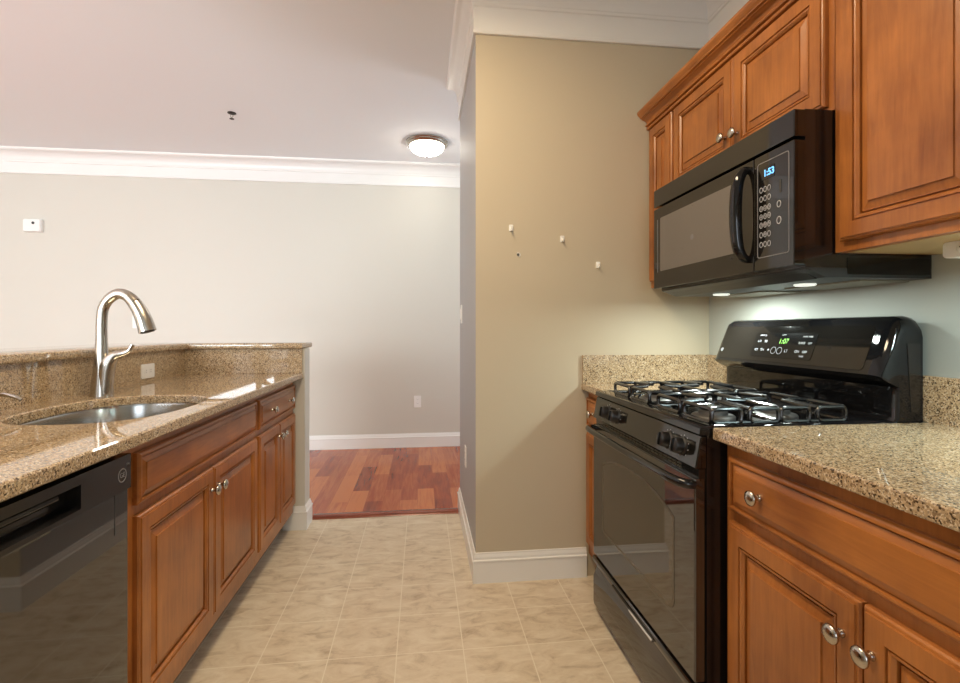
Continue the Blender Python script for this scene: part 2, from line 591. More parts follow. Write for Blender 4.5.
def knob(parent, fx, s, y, z, d):
    return MB().lathe(KNOB, (fx + s * d, y, z), (s, 0, 0), n=20).build('knob', M['nickel'], parent, smooth=True, angle=60)


def door(parent, fx, s, ya, yb, za, zb, kn=None):
    fr = rings_rect(MB(), ya, yb, za, zb, DOOR_FRAME + [(0.0638, 0.0005)], fx, s).build('door', M['wood_v'], parent)
    rings_rect(MB(), ya, yb, za, zb, DOOR_PANEL, fx, s).build('door_panel', M['wood_v'], fr)
    if kn:
        knob(fr, fx, s, kn[0], kn[1], 0.0195)
    return fr


def drawer(parent, fx, s, ya, yb, za, zb, kns=()):
    d = rings_rect(MB(), ya, yb, za, zb, DRAWER, fx, s).build('drawer', M['wood_h'], parent)
    for y, z in kns:
        knob(d, fx, s, y, z, 0.0196)
    return d


def cabinet(name, label, cat, s, ff, back, y0, y1, z0, z1, stiles, rails, toe=0.0, group=None, bottom_mat=None):
    """s outward sign, ff face-frame front plane. stiles/rails as (a, b) spans."""
    t = thing(name, ((ff + back) / 2, (y0 + y1) / 2, z0 if not toe else 0.0), label, cat, group)
    mb = MB()
    fb = ff - s * 0.019
    zb = z0 + toe
    mb.box(fb, back, y0, y0 + 0.016, zb, z1).box(fb, back, y1 - 0.016, y1, zb, z1)
    mb.box(fb, back, y0 + 0.016, y1 - 0.016, zb, zb + 0.016)
    mb.box(back, back + s * 0.008, y0 + 0.016, y1 - 0.016, zb + 0.016, z1)
    if z1 > 1.3:
        mb.box(fb, back, y0 + 0.016, y1 - 0.016, z1 - 0.016, z1)
    mb.build('carcass', M['wood_v'], t)
    mb = MB()
    for a, b_ in stiles:
        mb.box(fb, ff, a, b_, zb, z1)
    ys = sorted(stiles)
    for a, b_ in rails:
        for p, q in zip(ys, ys[1:]):
            mb.box(fb, ff, p[1], q[0], a, b_)
    mb.build('face_frame', M['wood_v'], t)
    if toe:
        MB().box(ff - s * 0.075, ff - s * 0.087, y0, y1, 0.0, toe).build('toe_kick', M['toe'], t)
    if bottom_mat:
        MB().box(fb - s * 0.004, back, y0 + 0.017, y1 - 0.017, z0 + 0.010, z0 - 0.001 + 0.0).build('underside', bottom_mat, t)
    return t


ZT = 0.882                                # underside of the counters
LF, LBK = -0.741, -1.345
RF, RBK = 0.785, 1.392
# left run: sink base, two-door base by the bar end, one more base behind the dishwasher
t = cabinet('base_cabinet', 'long cherry wood sink cabinet with two doors beside the dishwasher', 'cabinet', 1, LF, LBK, 1.297, 2.308, 0.0, ZT,
            [(1.297, 1.385), (2.276, 2.308)], [(0.11, 0.175), (0.675, 0.725), (0.838, ZT)], toe=0.11)
p = drawer(t, LF, 1, 1.370, 2.292, 0.7143, 0.8492)
p.name = 'false_drawer_front'
door(t, LF, 1, 1.370, 1.829, 0.163, 0.6854, (1.800, 0.615))
door(t, LF, 1, 1.833, 2.292, 0.163, 0.6854, (1.862, 0.615))
t = cabinet('base_cabinet', 'shorter cherry wood cabinet with one drawer at the bar end', 'cabinet', 1, LF, LBK, 2.309, 2.964, 0.0, ZT,
            [(2.309, 2.342), (2.936, 2.964)], [(0.11, 0.175), (0.675, 0.725), (0.838, ZT)], toe=0.11)
drawer(t, LF, 1, 2.3258, 2.952, 0.7143, 0.8492, ((2.49, 0.780), (2.80, 0.780)))
door(t, LF, 1, 2.3258, 2.637, 0.163, 0.6854, (2.610, 0.625))
door(t, LF, 1, 2.641, 2.952, 0.163, 0.6854, (2.668, 0.625))
t = cabinet('base_cabinet', 'cherry wood cabinet on the near side of the dishwasher', 'cabinet', 1, LF, LBK, 0.070, 0.680, 0.0, ZT,
            [(0.070, 0.102), (0.648, 0.680)], [(0.11, 0.175), (0.675, 0.725), (0.838, ZT)], toe=0.11)
drawer(t, LF, 1, 0.086, 0.664, 0.7143, 0.8492, ((0.385, 0.780),))
door(t, LF, 1, 0.086, 0.664, 0.163, 0.6854, (0.64, 0.625))

# right run
t = cabinet('base_cabinet', 'cherry wood cabinet with one wide drawer under the grey-green counter', 'cabinet', -1, RF, RBK, 0.388, 1.196, 0.0, ZT,
            [(0.388, 0.420), (1.158, 1.196)], [(0.11, 0.175), (0.675, 0.725), (0.838, ZT)], toe=0.11)
drawer(t, RF, -1, 0.405, 1.170, 0.7143, 0.8492, ((1.045, 0.784), (0.530, 0.784)))
door(t, RF, -1, 0.790, 1.170, 0.163, 0.6854, (0.823, 0.612))
door(t, RF, -1, 0.405, 0.785, 0.163, 0.6854, (0.762, 0.610))
t = cabinet('base_cabinet', 'narrow cherry wood cabinet tucked between stove and tan wall', 'cabinet', -1, RF, RBK, 1.992, 2.267, 0.0, ZT,
            [(1.992, 2.020), (2.240, 2.267)], [(0.11, 0.175), (0.675, 0.725), (0.838, ZT)], toe=0.11)
drawer(t, RF, -1, 2.005, 2.255, 0.7143, 0.8492, ((2.150, 0.785),))
door(t, RF, -1, 2.005, 2.255, 0.163, 0.6854, (2.03, 0.625))

# wall cabinets
UF, UB, UZ = 1.096, 1.392, 2.150
t = cabinet('wall_cabinet', 'narrow tall cherry wall cabinet between microwave and tan wall', 'cabinet', -1, UF, UB, 2.036, 2.267, 1.366, UZ,
            [(2.036, 2.064), (2.240, 2.267)], [(1.366, 1.41), (2.105, UZ)], bottom_mat=M['wood_in'])
door(t, UF, -1, 2.047, 2.257, 1.395, 2.122)
t = cabinet('wall_cabinet', 'short two-door cherry wall cabinet above the microwave', 'cabinet', -1, UF, UB, 1.202, 2.034, 1.757, UZ,
            [(1.202, 1.236), (2.008, 2.034)], [(1.757, 1.795), (2.105, UZ)])
door(t, UF, -1, 1.222, 1.613, 1.772, 2.122, (1.583, 1.842))
door(t, UF, -1, 1.617, 2.026, 1.772, 2.122, (1.650, 1.850))
t = cabinet('wall_cabinet', 'large tall cherry wall cabinet on the near side of the microwave', 'cabinet', -1, UF, UB, 0.420, 1.200, 1.372, UZ,
            [(0.420, 0.452), (1.160, 1.200)], [(1.372, 1.415), (2.105, UZ)], bottom_mat=M['wood_in'])
door(t, UF, -1, 0.806, 1.174, 1.397, 2.122, (0.835, 1.44))
door(t, UF, -1, 0.434, 0.802, 1.397, 2.122, (0.773, 1.44))

# cabinet crown
CR = [(0, 2.124), (0.023, 2.124), (0.025, 2.127), (0.025, 2.133), (0.016, 2.1345), (0.016, 2.139), (0.029, 2.1405), (0.031, 2.144), (0.029, 2.148), (0.022, 2.1495),
      (0.023, 2.156), (0.028, 2.163), (0.037, 2.1685), (0.048, 2.171), (0.048, 2.1755), (0.057, 2.177), (0.058, 2.181), (0.064, 2.187), (0.069, 2.193), (0.071, 2.197), (0.071, 2.206), (0, 2.206)]
tag(MB().sweep([(UF, 0.420), (UF, 2.267)], CR).build('crown_moulding', M['wood_h'], smooth=True, angle=20), 'cherry crown strip running along the top of the wall cabinets', 'crown strip')['kind'] = 'thing'

# ------------------------------------------------------------------ countertops
def edge_slab(mb, poly, z0, z1, c=0.004):
    """Convex or L polygon (x, y), counter-clockwise, with eased top and bottom edges."""
    def inset(d):
        n = len(poly)
        out = []
        for i in range(n):
            a, b_, cc = Vector(poly[i - 1]), Vector(poly[i]), Vector(poly[(i + 1) % n])
            d1, d2 = (b_ - a).normalized(), (cc - b_).normalized()
            n1, n2 = Vector((-d1.y, d1.x)), Vector((-d2.y, d2.x))
            m = (n1 + n2) / (1 + n1.dot(n2))
            out.append((b_.x + m.x * d, b_.y + m.y * d))
        return out
    i1 = inset(c)
    im = inset(c * 0.3)
    mb.loft([[(x, y, z) for x, y in q] for q, z in ((i1, z0), (im, z0 + c * 0.3), (poly, z0 + c), (poly, z1 - c), (im, z1 - c * 0.3), (i1, z1))])
    return mb


XCL, XCR = -0.689, 0.7495
# left counter with the sink cut-out
SCX, SCY, SA, SB, SE = -0.985, 1.745, 0.222, 0.300, 2.6


def sink_pt(a, k=1.0, dk=0.0):
    c, s = math.cos(a), math.sin(a)
    r = (abs(c) ** SE + abs(s) ** SE) ** (-1 / SE)
    return (SCX + (SA * k + dk) * r * c, SCY + (SB * k + dk) * r * s)


CY0, CY1 = -0.5, 2.987
XC0 = -1.347
angs = [2 * PI * i / 72 for i in range(72)]
for cx, cy in ((XC0, CY0), (XCL, CY0), (XCL, CY1), (XC0, CY1)):
    angs.append(math.atan2(cy - SCY, cx - SCX) % (2 * PI))
angs = sorted(set(round(a, 6) for a in angs))


def rect_hit(a, e):
    c, s = math.cos(a), math.sin(a)
    ts = []
    if c > 1e-9: ts.append((XCL - e - SCX) / c)
    if c < -1e-9: ts.append((XC0 + e - SCX) / c)
    if s > 1e-9: ts.append((CY1 - e - SCY) / s)
    if s < -1e-9: ts.append((CY0 + e - SCY) / s)
    tt = min(ts)
    return (SCX + c * tt, SCY + s * tt)


def sink_dir(a, dk=0.0):                  # rim point in the true direction a
    c, s = math.cos(a), math.sin(a)
    A, B = SA + dk, SB + dk
    r = (abs(c / A) ** SE + abs(s / B) ** SE) ** (-1 / SE)
    return (SCX + r * c, SCY + r * s)


root = thing('countertop', (-1.0, 1.2, 0.882), 'long speckled tan granite countertop holding the sink', 'countertop')
mb = MB()
rings = []
for fn, z in ((lambda a: sink_dir(a), 0.886), (lambda a: sink_dir(a), 0.910), (lambda a: sink_dir(a, 0.004), 0.914),
              (lambda a: rect_hit(a, 0.004), 0.914), (lambda a: rect_hit(a, 0.0), 0.910), (lambda a: rect_hit(a, 0.0), 0.886), (lambda a: rect_hit(a, 0.004), 0.882),
              (lambda a: sink_dir(a, 0.002), 0.882), (lambda a: sink_dir(a), 0.886)):
    rings.append([(*fn(a), z) for a in angs])
mb.loft(rings, False, False)
bmesh.ops.remove_doubles(mb.bm, verts=mb.bm.verts[:], dist=1e-6)
mb.build('slab', M['granite'], root)
MB().box(-1.3485, XB, 0.802, 2.9885, 0.914, 1.0555).build('backsplash', M['granite'], root)
MB().box(XB, -0.692, YBE, 2.9885, 0.914, 1.0555, 0.0015).build('end_splash', M['granite'], root)

# bar ledge
mb = MB()
edge_slab(mb, [(-0.684, 2.950), (-0.684, 3.20), (-1.75, 3.20), (-1.75, 0.802), (-1.310, 0.802), (-1.310, 2.950)], 1.056, 1.088, 0.007)
tag(mb.build('bar_ledge', M['granite'], smooth=True, angle=50), 'raised granite bar ledge on the low wall behind the sink', 'ledge')

root = thing('countertop', (1.07, 0.4, 0.882), 'grey-green looking granite countertop on the wide-drawer cabinet near the camera', 'countertop')
edge_slab(MB(), [(XCR, -0.5), (1.392, -0.5), (1.392, 1.203), (XCR, 1.203)], 0.882, 0.914).build('slab', M['granite'], root)
MB().box(1.374, 1.393, -0.5, 1.224, 0.914, 1.041, 0.0015).build('backsplash', M['granite'], root)
root = thing('countertop', (1.07, 2.13, 0.882), 'small granite countertop piece filling the corner behind the stove', 'countertop')
edge_slab(MB(), [(XCR, 1.990), (1.392, 1.990), (1.392, 2.267), (XCR, 2.267)], 0.882, 0.914).build('slab', M['granite'], root)
MB().box(0.752, 1.393, 2.250, 2.268, 0.914, 1.046, 0.0015).build('backsplash', M['granite'], root)
MB().box(1.374, 1.393, 1.995, 2.250, 0.914, 1.046, 0.0015).build('side_splash', M['granite'], root)

# ------------------------------------------------------------------ sink, faucet, dispenser
root = thing('sink', (SCX, SCY, 0.70), 'oval undermount stainless steel sink set in the granite counter', 'sink')
mb = MB()
aa = [2 * PI * i / 64 for i in range(64)]
prof = [(0.012, 0.8815), (0.012, 0.8795), (0.006, 0.8795), (0.004, 0.872), (0.0, 0.80), (-0.006, 0.745), (-0.022, 0.715), (-0.055, 0.703), (-0.14, 0.699)]
rings = [[(*sink_dir(a, d), z) for a in aa] for d, z in prof]
rings2 = [[(*sink_dir(a, d + (0.002 if z < 0.879 else 0)), z - 0.002) for a in aa] for d, z in prof[::-1][:-1]]
mb.loft(rings + rings2, False, False)
bmesh.ops.remove_doubles(mb.bm, verts=mb.bm.verts[:], dist=1e-6)
# floor of the bowl
mb.loft([[(*sink_dir(a, -0.14), 0.699) for a in aa], [(SCX + 0.04 * math.cos(a), SCY + 0.04 * math.sin(a), 0.697) for a in aa], [(SCX + 0.04 * math.cos(a), SCY + 0.04 * math.sin(a), 0.694) for a in aa],
         [(*sink_dir(a, -0.14), 0.697) for a in aa]], False, False)
mb.build('bowl', M['steel'], root, smooth=True)
MB().lathe([(0.042, 0), (0.042, 0.003), (0.034, 0.004), (0.030, 0.0015), (0.012, 0.001), (0.012, 0.006), (0.0, 0.007)], (SCX, SCY, 0.6965)).build('drain', M['chrome'], root, smooth=True)

FX, FY = -1.218, 2.05
root = thing('faucet', (FX, FY, 0.914), 'tall brushed nickel gooseneck faucet behind the sink', 'faucet')
Z0 = 0.914
pts = smooth_path([(0, 0.0, .039), (0, .012, .0375), (0, .06, .032), (0, .12, .026), (0, .20, .0198), (0, .28, .0185), (.006, .335, .0185),
                   (.027, .371, .019), (.060, .391, .020), (.092, .382, .0215), (.116, .357, .0235)], 5)
MB().tube([(FX + a, FY, Z0 + b_) for a, b_, r in pts], [r for a, b_, r in pts], 20).build('body', M['nickel'], root, smooth=True)
pts = smooth_path([(.1165, .3562, .0237), (.134, .328, .0258), (.150, .292, .0285), (.164, .246, .0308)], 5)
sp = MB().tube([(FX + a, FY, Z0 + b_) for a, b_, r in pts], [r for a, b_, r in pts], 20).build('spray_head', M['nickel'], root, smooth=True)
d = Vector((.014, 0, -.046)).normalized()
MB().lathe([(0.024, 0), (0.024, 0.003), (0.0, 0.003)], (FX + .164, FY, Z0 + .246), d).build('nozzle', M['slot'], sp, smooth=True)
pts = smooth_path([(.012, .004, .028), (.016, .06, .027), (.023, .115, .0265), (.044, .150, .0195), (.074, .160, .0125), (.098, .171, .0095), (.112, .196, .008)], 5)
MB().tube([(FX + a, FY - .004, Z0 + b_) for a, b_, r in pts], [r for a, b_, r in pts], 16).build('lever', M['nickel'], root, smooth=True)

root = thing('soap_dispenser', (-1.275, 1.632, 0.914), 'small nickel soap dispenser spout at the counter beside the sink', 'soap dispenser')
DX, DY = -1.275, 1.632
MB().lathe([(0.022, 0), (0.022, 0.006), (0.014, 0.012), (0.012, 0.05), (0.010, 0.055), (0.0, 0.056)], (DX, DY, Z0)).build('collar', M['nickel'], root, smooth=True)
pts = smooth_path([(0, .046), (.004, .055), (.020, .060), (.045, .058), (.070, .050), (.082, .043)], 5)
MB().tube([(DX + a, DY, Z0 + b_) for a, b_ in pts], [0.008 - 0.003 * i / (len(pts) - 1) for i in range(len(pts))], 12).build('spout', M['nickel'], root, smooth=True)

# ------------------------------------------------------------------ dishwasher
DWY0, DWY1, DF = 0.684, 1.292, -0.708
root = thing('dishwasher', (-1.0, 1.003, 0), 'black dishwasher with recessed handle under the tan granite counter', 'dishwasher')
MB().box(-1.30, -0.742, DWY0 + 0.004, DWY1 - 0.004, 0.10, 0.870).build('tub', M['black_satin'], root)
MB().box(DF - 0.032, DF, DWY0, DWY1, 0.115, 0.783, 0.004).build('door_panel', M['black_glass'], root)
MB().box(-0.80, -0.785, DWY0 + 0.005, DWY1 - 0.005, 0.0, 0.112).build('toe_panel', M['black_satin'], root)
PC = 1.003
mb = MB()
py0, py1, pz0, pz1 = PC - 0.130, PC + 0.112, 0.796, 0.847
mb.box(DF - 0.032, DF + 0.006, DWY0, py0, 0.786, 0.868).box(DF - 0.032, DF + 0.006, py1, DWY1, 0.786, 0.868)
mb.box(DF - 0.032, DF + 0.006, py0, py1, 0.786, pz0).box(DF - 0.032, DF + 0.006, py0, py1, pz1, 0.868)
cp = mb.build('control_panel', M['black_satin'], root)
mb = MB()
mb.prism_y([(DF - 0.034, pz0 - 0.002), (DF - 0.031, pz0 - 0.002), (DF - 0.026, pz0 + 0.008), (DF - 0.027, pz1 - 0.006), (DF - 0.034, pz1 + 0.002)], py0 - 0.002, py1 + 0.002)
mb.build('handle_pocket', M['black_satin'], cp)
MB().tube([(DF - 0.012, py0 + 0.004, pz1 - 0.012), (DF - 0.012, py1 - 0.05, pz1 - 0.012)], 0.009, 14).build('grip', M['black'], cp, smooth=True)
mpL = lambda yc, zc, x: (lambda u, v, w_: (x + w_, yc + u, zc + v))
f_ = mpL(1.257, 0.824, DF + 0.006)
mb = MB()
ring_frame(mb, [(0.0165 * math.cos(2 * PI * i / 32), 0.0165 * math.sin(2 * PI * i / 32)) for i in range(32)],
           [(0.0140 * math.cos(2 * PI * i / 32), 0.0140 * math.sin(2 * PI * i / 32)) for i in range(32)], f_, -0.0003, 0.0006)
mb.build('emblem', M['mark_dim'], cp)
text_obj('monogram', 'GE', 0.016, f_, M['mark_dim'], cp)
text_obj('print', 'TM', 0.009, mpL(1.279, 0.845, DF + 0.006), M['mark_dim'], cp)
MB().box(DF - 0.001, DF + 0.0008, 1.238, 1.2392, 0.690, 0.783).build('seam', M['slot'], root)

# ------------------------------------------------------------------ range
RY0, RY1 = 1.212, 1.984
RC = (RY0 + RY1) / 2
RX = 0.706                                # oven door front
root = thing('gas_range', (1.05, RC, 0), 'black freestanding gas range between granite counters', 'stove')
MB().box(0.738, 1.370, RY0, RY1, 0.045, 0.8915).build('body', M['black_satin'], root)
mb = MB()
for x, y in ((0.78, RY0 + 0.05), (0.78, RY1 - 0.05), (1.32, RY0 + 0.05), (1.32, RY1 - 0.05)):
    MB().lathe([(0.016, 0), (0.016, 0.01), (0.009, 0.012), (0.009, 0.046), (0, 0.046)], (x, y, 0)).build('foot', M['black_satin'], root)
mpR = lambda yc, zc, x: (lambda u, v, w_: (x - w_, yc - u, zc + v))
# storage drawer with scooped pull
mb = MB()
mb.prism_y([(0.738, 0.028), (RX + 0.010, 0.028), (RX + 0.002, 0.034), (RX, 0.05), (RX, 0.150), (RX + 0.008, 0.170), (RX + 0.015, 0.190), (RX + 0.016, 0.202), (RX + 0.010, 0.209), (RX - 0.002, 0.212), (RX - 0.004, 0.218), (RX - 0.004, 0.229), (RX, 0.235), (0.738, 0.235)], RY0 + 0.004, RY1 - 0.004)
dr = mb.build('storage_drawer', M['black_glass'], root, smooth=True, angle=35)
MB().tube([(RX - 0.003, RC - 0.16, 0.220), (RX - 0.006, RC, 0.220), (RX - 0.003, RC + 0.16, 0.220)], 0.007, 10).build('pull', M['black'], dr, smooth=True)
MB().tube([(RX - 0.009, 1.434, 0.2195), (RX - 0.0105, 1.52, 0.2195), (RX - 0.0095, 1.60, 0.2195)], 0.0045, 10).build('pull_trim', M['chrome'], dr, smooth=True)  # metal strip standing in for a window highlight on the pull
# oven door with arched window
dz0, dz1 = 0.246, 0.778
od = MB().box(RX, 0.737, RY0 + 0.003, RY1 - 0.003, dz0, dz1, 0.004).build('oven_door', M['black_glass'], root)
f_ = mpR(RC, 0, RX)


def arch_poly(hw, z0, z1, rise, r):
    pts = [(-hw + r, z0), (hw - r, z0)]
    pts += [(hw - r + r * math.cos(a), z0 + r + r * math.sin(a)) for a in [-PI / 2 + PI / 2 * i / 5 for i in range(6)]][1:]
    n = 18
    for i in range(n + 1):
        u = hw - 2 * hw * i / n
        c = 1 - (abs(u) / hw) ** 2.6
        pts.append((u, z1 - rise * 1.0 + rise * c))
    pts += [(-hw + r - r * math.cos(a), z0 + r - r * math.sin(a)) for a in [0 + PI / 2 * i / 5 for i in range(6)]][:-1]
    return pts


wo = arch_poly(0.278, 0.372, 0.690, 0.050, 0.03)
wi = arch_poly(0.269, 0.381, 0.681, 0.047, 0.026)
plate(MB(), wi, f_, -0.001, 0.0006).build('window', M['window_glass'], od)
ring_frame(MB(), wo, wi, f_, -0.001, 0.0010).build('window_border', plain('window_border_print', (0.10, 0.085, 0.06), 0.25), od)
# handle: bowed bar close to the top edge of the door
pts = smooth_path([(RX + 0.004, RY0 + 0.010, 0.762), (RX - 0.020, RY0 + 0.016, 0.764), (RX - 0.036, RY0 + 0.05, 0.766), (RX - 0.041, RY0 + 0.15, 0.766), (RX - 0.043, RC, 0.766),
                   (RX - 0.041, RY1 - 0.15, 0.766), (RX - 0.036, RY1 - 0.05, 0.766), (RX - 0.020, RY1 - 0.016, 0.764), (RX + 0.004, RY1 - 0.010, 0.762)], 6)
MB().tube(pts, 0.0125, 16).build('handle', M['black'], od, smooth=True)
# vent strip above the door
vs = MB().box(RX + 0.012, 0.738, RY0 + 0.004, RY1 - 0.004, 0.776, 0.8025).build('vent_strip', M['black_satin'], root)
mb = MB()
for r_ in range(2):
    for i in range(22):
        y = RY0 + 0.10 + i * (RY1 - RY0 - 0.2) / 21
        mb.box(RX + 0.010, RX + 0.0125, y - 0.011, y + 0.011, 0.784 + r_ * 0.008, 0.7885 + r_ * 0.008)
mb.build('vent_slots', plain('vent_slot_bronze', (0.10, 0.085, 0.05), 0.4), vs)
# control panel, leaning back a little
PX0, PX1, PZ0, PZ1 = 0.706, 0.722, 0.804, 0.889
cpn = MB().prism_y([(PX0, PZ0), (PX1, PZ1), (0.738, PZ1), (0.738, PZ0)], RY0, RY1).build('control_panel', M['black_panel'], root, bevel=0.003)
nrm = Vector((-(PZ1 - PZ0), 0, (PX1 - PX0))).normalized()
for y in (1.290, 1.366, 1.746, 1.838):
    c = Vector(((PX0 + PX1) / 2, y, (PZ0 + PZ1) / 2))
    kb = MB().lathe([(0.0260, 0), (0.0260, 0.004), (0.0225, 0.007), (0.0215, 0.022), (0.0200, 0.0275), (0.015, 0.0300), (0, 0.031)], c, nrm, 28).build('knob', M['knob_black'], cpn, smooth=True)
    mb = MB()
    up = Vector((0, 0, 1)) - nrm * nrm.z
    up.normalize()
    side = nrm.cross(up)
    q = []
    for h in (0.026, 0.036):
        q.append([c + nrm * h + up * a + side * b_ for a, b_ in ((0.018, 0.004), (-0.018, 0.004), (-0.018, -0.004), (0.018, -0.004))])
    mb.loft(q)
    mb.build('grip', M['black'], kb, bevel=0.002)
    mb = MB()
    for i in range(9):
        a = math.radians(-130 + i * 32)
        p0 = c + nrm * 0.0003 + (up * math.cos(a) + side * math.sin(a)) * 0.0305
        mb.lathe([(0.0016, -0.0004), (0.0016, 0.0006), (0, 0.0006)], p0, nrm, 8)
    mb.build('dial_marks', M['mark'], cpn)
# cooktop: raised rim round a shallow tray
ct = MB()
o_ = [(0.716, RY0 - 0.002), (1.300, RY0 - 0.002), (1.300, RY1 + 0.002), (0.716, RY1 + 0.002)]


def ins(a, b_):
    return [(0.716 + a, RY0 - 0.002 + b_), (1.300 - b_, RY0 - 0.002 + b_), (1.300 - b_, RY1 + 0.002 - b_), (0.716 + a, RY1 + 0.002 - b_)]


ct.loft([[(x, y, z) for x, y in q] for q, z in ((ins(0.004, 0.0), 0.892), (ins(0, 0), 0.895), (ins(0.002, 0.0), 0.909), (ins(0.008, 0.004), 0.9145), (ins(0.045, 0.018), 0.9165), (ins(0.052, 0.024), 0.912), (ins(0.06, 0.032), 0.9075))])
ctop = ct.build('cooktop', M['black'], root, smooth=True, angle=50)
BUR = [(0.874, 1.403), (1.076, 1.403), (0.874, 1.770), (1.076, 1.770)]
for i, (x, y) in enumerate(BUR):
    b_ = MB().lathe([(0.062, 0), (0.058, 0.004), (0.042, 0.006), (0.040, 0.016), (0.034, 0.018), (0, 0.018)], (x, y, 0.9075), n=28).build('burner', M['burner'], ctop, smooth=True)
    MB().lathe([(0.034, 0.018), (0.036, 0.020), (0.036, 0.025), (0.032, 0.028), (0, 0.029)], (x, y, 0.9075), n=28).build('burner_cap', M['iron'], b_, smooth=True)


def bar(mb, a, b_, r=0.0060):
    mb.tube([a, b_], r, 8)


def rloop(mb, pts_, r=0.0060, rad=0.014):
    """Closed rounded loop of bar through 4 corner points lying in one plane."""
    P = [Vector(p) for p in pts_]
    out = []
    for i in range(4):
        a, b2, c = P[i - 1], P[i], P[(i + 1) % 4]
        d1, d2 = (a - b2).normalized(), (c - b2).normalized()
        for k2 in range(5):
            t2 = k2 / 4
            q = b2 + d1 * rad * (1 - t2) ** 2 + d2 * rad * t2 ** 2
            out.append(q)
    out.append(out[0])
    mb.tube(out, r, 8)


for gy0, gy1 in ((1.252, 1.555), (1.618, 1.921)):
    mb = MB()
    zt, zl = 0.9520, 0.9150
    for x0, x1 in ((0.776, 0.972), (0.978, 1.174)):
        xm, ym = (x0 + x1) / 2, (gy0 + gy1) / 2
        # upright rounded loops on the four sides, two to a side
        for y in (gy0, gy1):
            rloop(mb, [(x0, y, zl), (xm - 0.012, y, zl), (xm - 0.012, y, zt), (x0, y, zt)])
            rloop(mb, [(xm + 0.012, y, zl), (x1, y, zl), (x1, y, zt), (xm + 0.012, y, zt)])
            bar(mb, (xm - 0.012, y, zl), (xm + 0.012, y, zl))
        for x in (x0, x1):
            rloop(mb, [(x, gy0, zl), (x, ym - 0.012, zl), (x, ym - 0.012, zt), (x, gy0, zt)])
            rloop(mb, [(x, ym + 0.012, zl), (x, gy1, zl), (x, gy1, zt), (x, ym + 0.012, zt)])
        # fingers towards the burner
        for dx in (-0.012, 0.012):
            bar(mb, (xm + dx, gy0, zt), (xm + dx * 0.6, ym - 0.042, zt + 0.004))
            bar(mb, (xm + dx, gy1, zt), (xm + dx * 0.6, ym + 0.042, zt + 0.004))
        for dy in (-0.012, 0.012):
            bar(mb, (x0, ym + dy, zt), (xm - 0.036, ym + dy * 0.6, zt + 0.004))
            bar(mb, (x1, ym + dy, zt), (xm + 0.036, ym + dy * 0.6, zt + 0.004))
    mb.build('grate', M['iron'], ctop, smooth=True)
# backguard
BG = [(1.372, 0.905), (1.372, 1.190), (1.362, 1.203), (1.345, 1.207), (1.312, 1.204), (1.292, 1.190), (1.240, 1.050), (1.237, 1.042), (1.240, 1.036), (1.262, 1.020), (1.290, 1.008), (1.290, 0.925), (1.282, 0.914), (1.282, 0.905)]
CEN = (1.330, 1.06)
rings = []


def bg_ring(y, shrink):                   # pull the upper outline in towards the ends for the rounded shoulders
    return [(x if shrink == 0 else x + (0.006 * shrink if x < 1.30 else 0), y, z if z < 1.02 else z - shrink * (0.030 * max(0, (z - 1.02) / 0.187)) ) for x, z in BG]


for y, s_ in ((RY0, 1.6), (RY0 + 0.004, 0.9), (RY0 + 0.012, 0.4), (RY0 + 0.024, 0.1), (RY0 + 0.036, 0), (RY1 - 0.036, 0), (RY1 - 0.024, 0.1), (RY1 - 0.012, 0.4), (RY1 - 0.004, 0.9), (RY1, 1.6)):
    rings.append(bg_ring(y, s_))
bgd = MB().loft(rings).build('backguard', M['black'], root, smooth=True, angle=35)
# frame of the console panel: coordinates on the leaning face
A0, A1 = Vector((1.240, 0, 1.050)), Vector((1.292, 0, 1.190))
upv = (A1 - A0).normalized()
outv = Vector((-upv.z, 0, upv.x))


def mpB(yc, h):
    base = A0 + upv * h
    return lambda u, v, w_: tuple(base + upv * v + outv * w_ + Vector((0, yc - u, 0)))


H_ = (A1 - A0).length
f_ = mpB(0, 0)
con = plate(MB(), [(-(u), v) for u, v in rrect(RY0 + 0.055, RY1 - 0.03, 0.002, H_ - 0.012, 0.012)], f_, -0.001, 0.0012).build('console', M['black_panel'], bgd)
dsp = plate(MB(), [(-(u), v) for u, v in rrect(1.462, 1.758, 0.018, 0.112, 0.008)], f_, 0, 0.0022).build('touch_panel', M['dark_display'], con)
text_obj('clock', '1:07', 0.027, mpB(1.605, 0.080), M['green'], con, depth=0.0026)
for u, v, tx, sz in ((1.718, 0.101, 'SURFACE', 0.0085), (1.502, 0.099, 'OVEN TIMER', 0.0075), (1.612, 0.104, 'CLOCK', 0.006),
                     (1.728, 0.078, 'LO', 0.013), (1.694, 0.078, 'HI', 0.014), (1.520, 0.076, 'BAKE', 0.012), (1.485, 0.076, 'OFF', 0.010),
                     (1.732, 0.045, 'SET', 0.012), (1.700, 0.045, 'ON', 0.013), (1.668, 0.045, '+', 0.019), (1.580, 0.045, 'LT', 0.014), (1.530, 0.045, 'ON', 0.013), (1.496, 0.045, 'OFF', 0.012), (1.505, 0.029, 'TIMER', 0.0075)):
    text_obj('print', tx, sz, mpB(u, v), M['mark'], dsp, depth=0.0026)
for y in (1.642, 1.612):
    mb = MB()
    ring_frame(mb, [(-y + 0.0135 * math.cos(2 * PI * i / 20), 0.045 + 0.0135 * math.sin(2 * PI * i / 20)) for i in range(20)],
               [(-y + 0.0115 * math.cos(2 * PI * i / 20), 0.045 + 0.0115 * math.sin(2 * PI * i / 20)) for i in range(20)], f_, 0.001, 0.0028)
    mb.build('arrow_key', M['mark_dim'], dsp)
plate(MB(), [(-1.942 + 0.0085 * math.cos(2 * PI * i / 20), 0.036 + 0.0085 * math.sin(2 * PI * i / 20)) for i in range(20)], f_, 0, 0.0020).build('emblem', M['mark_dim'], con)
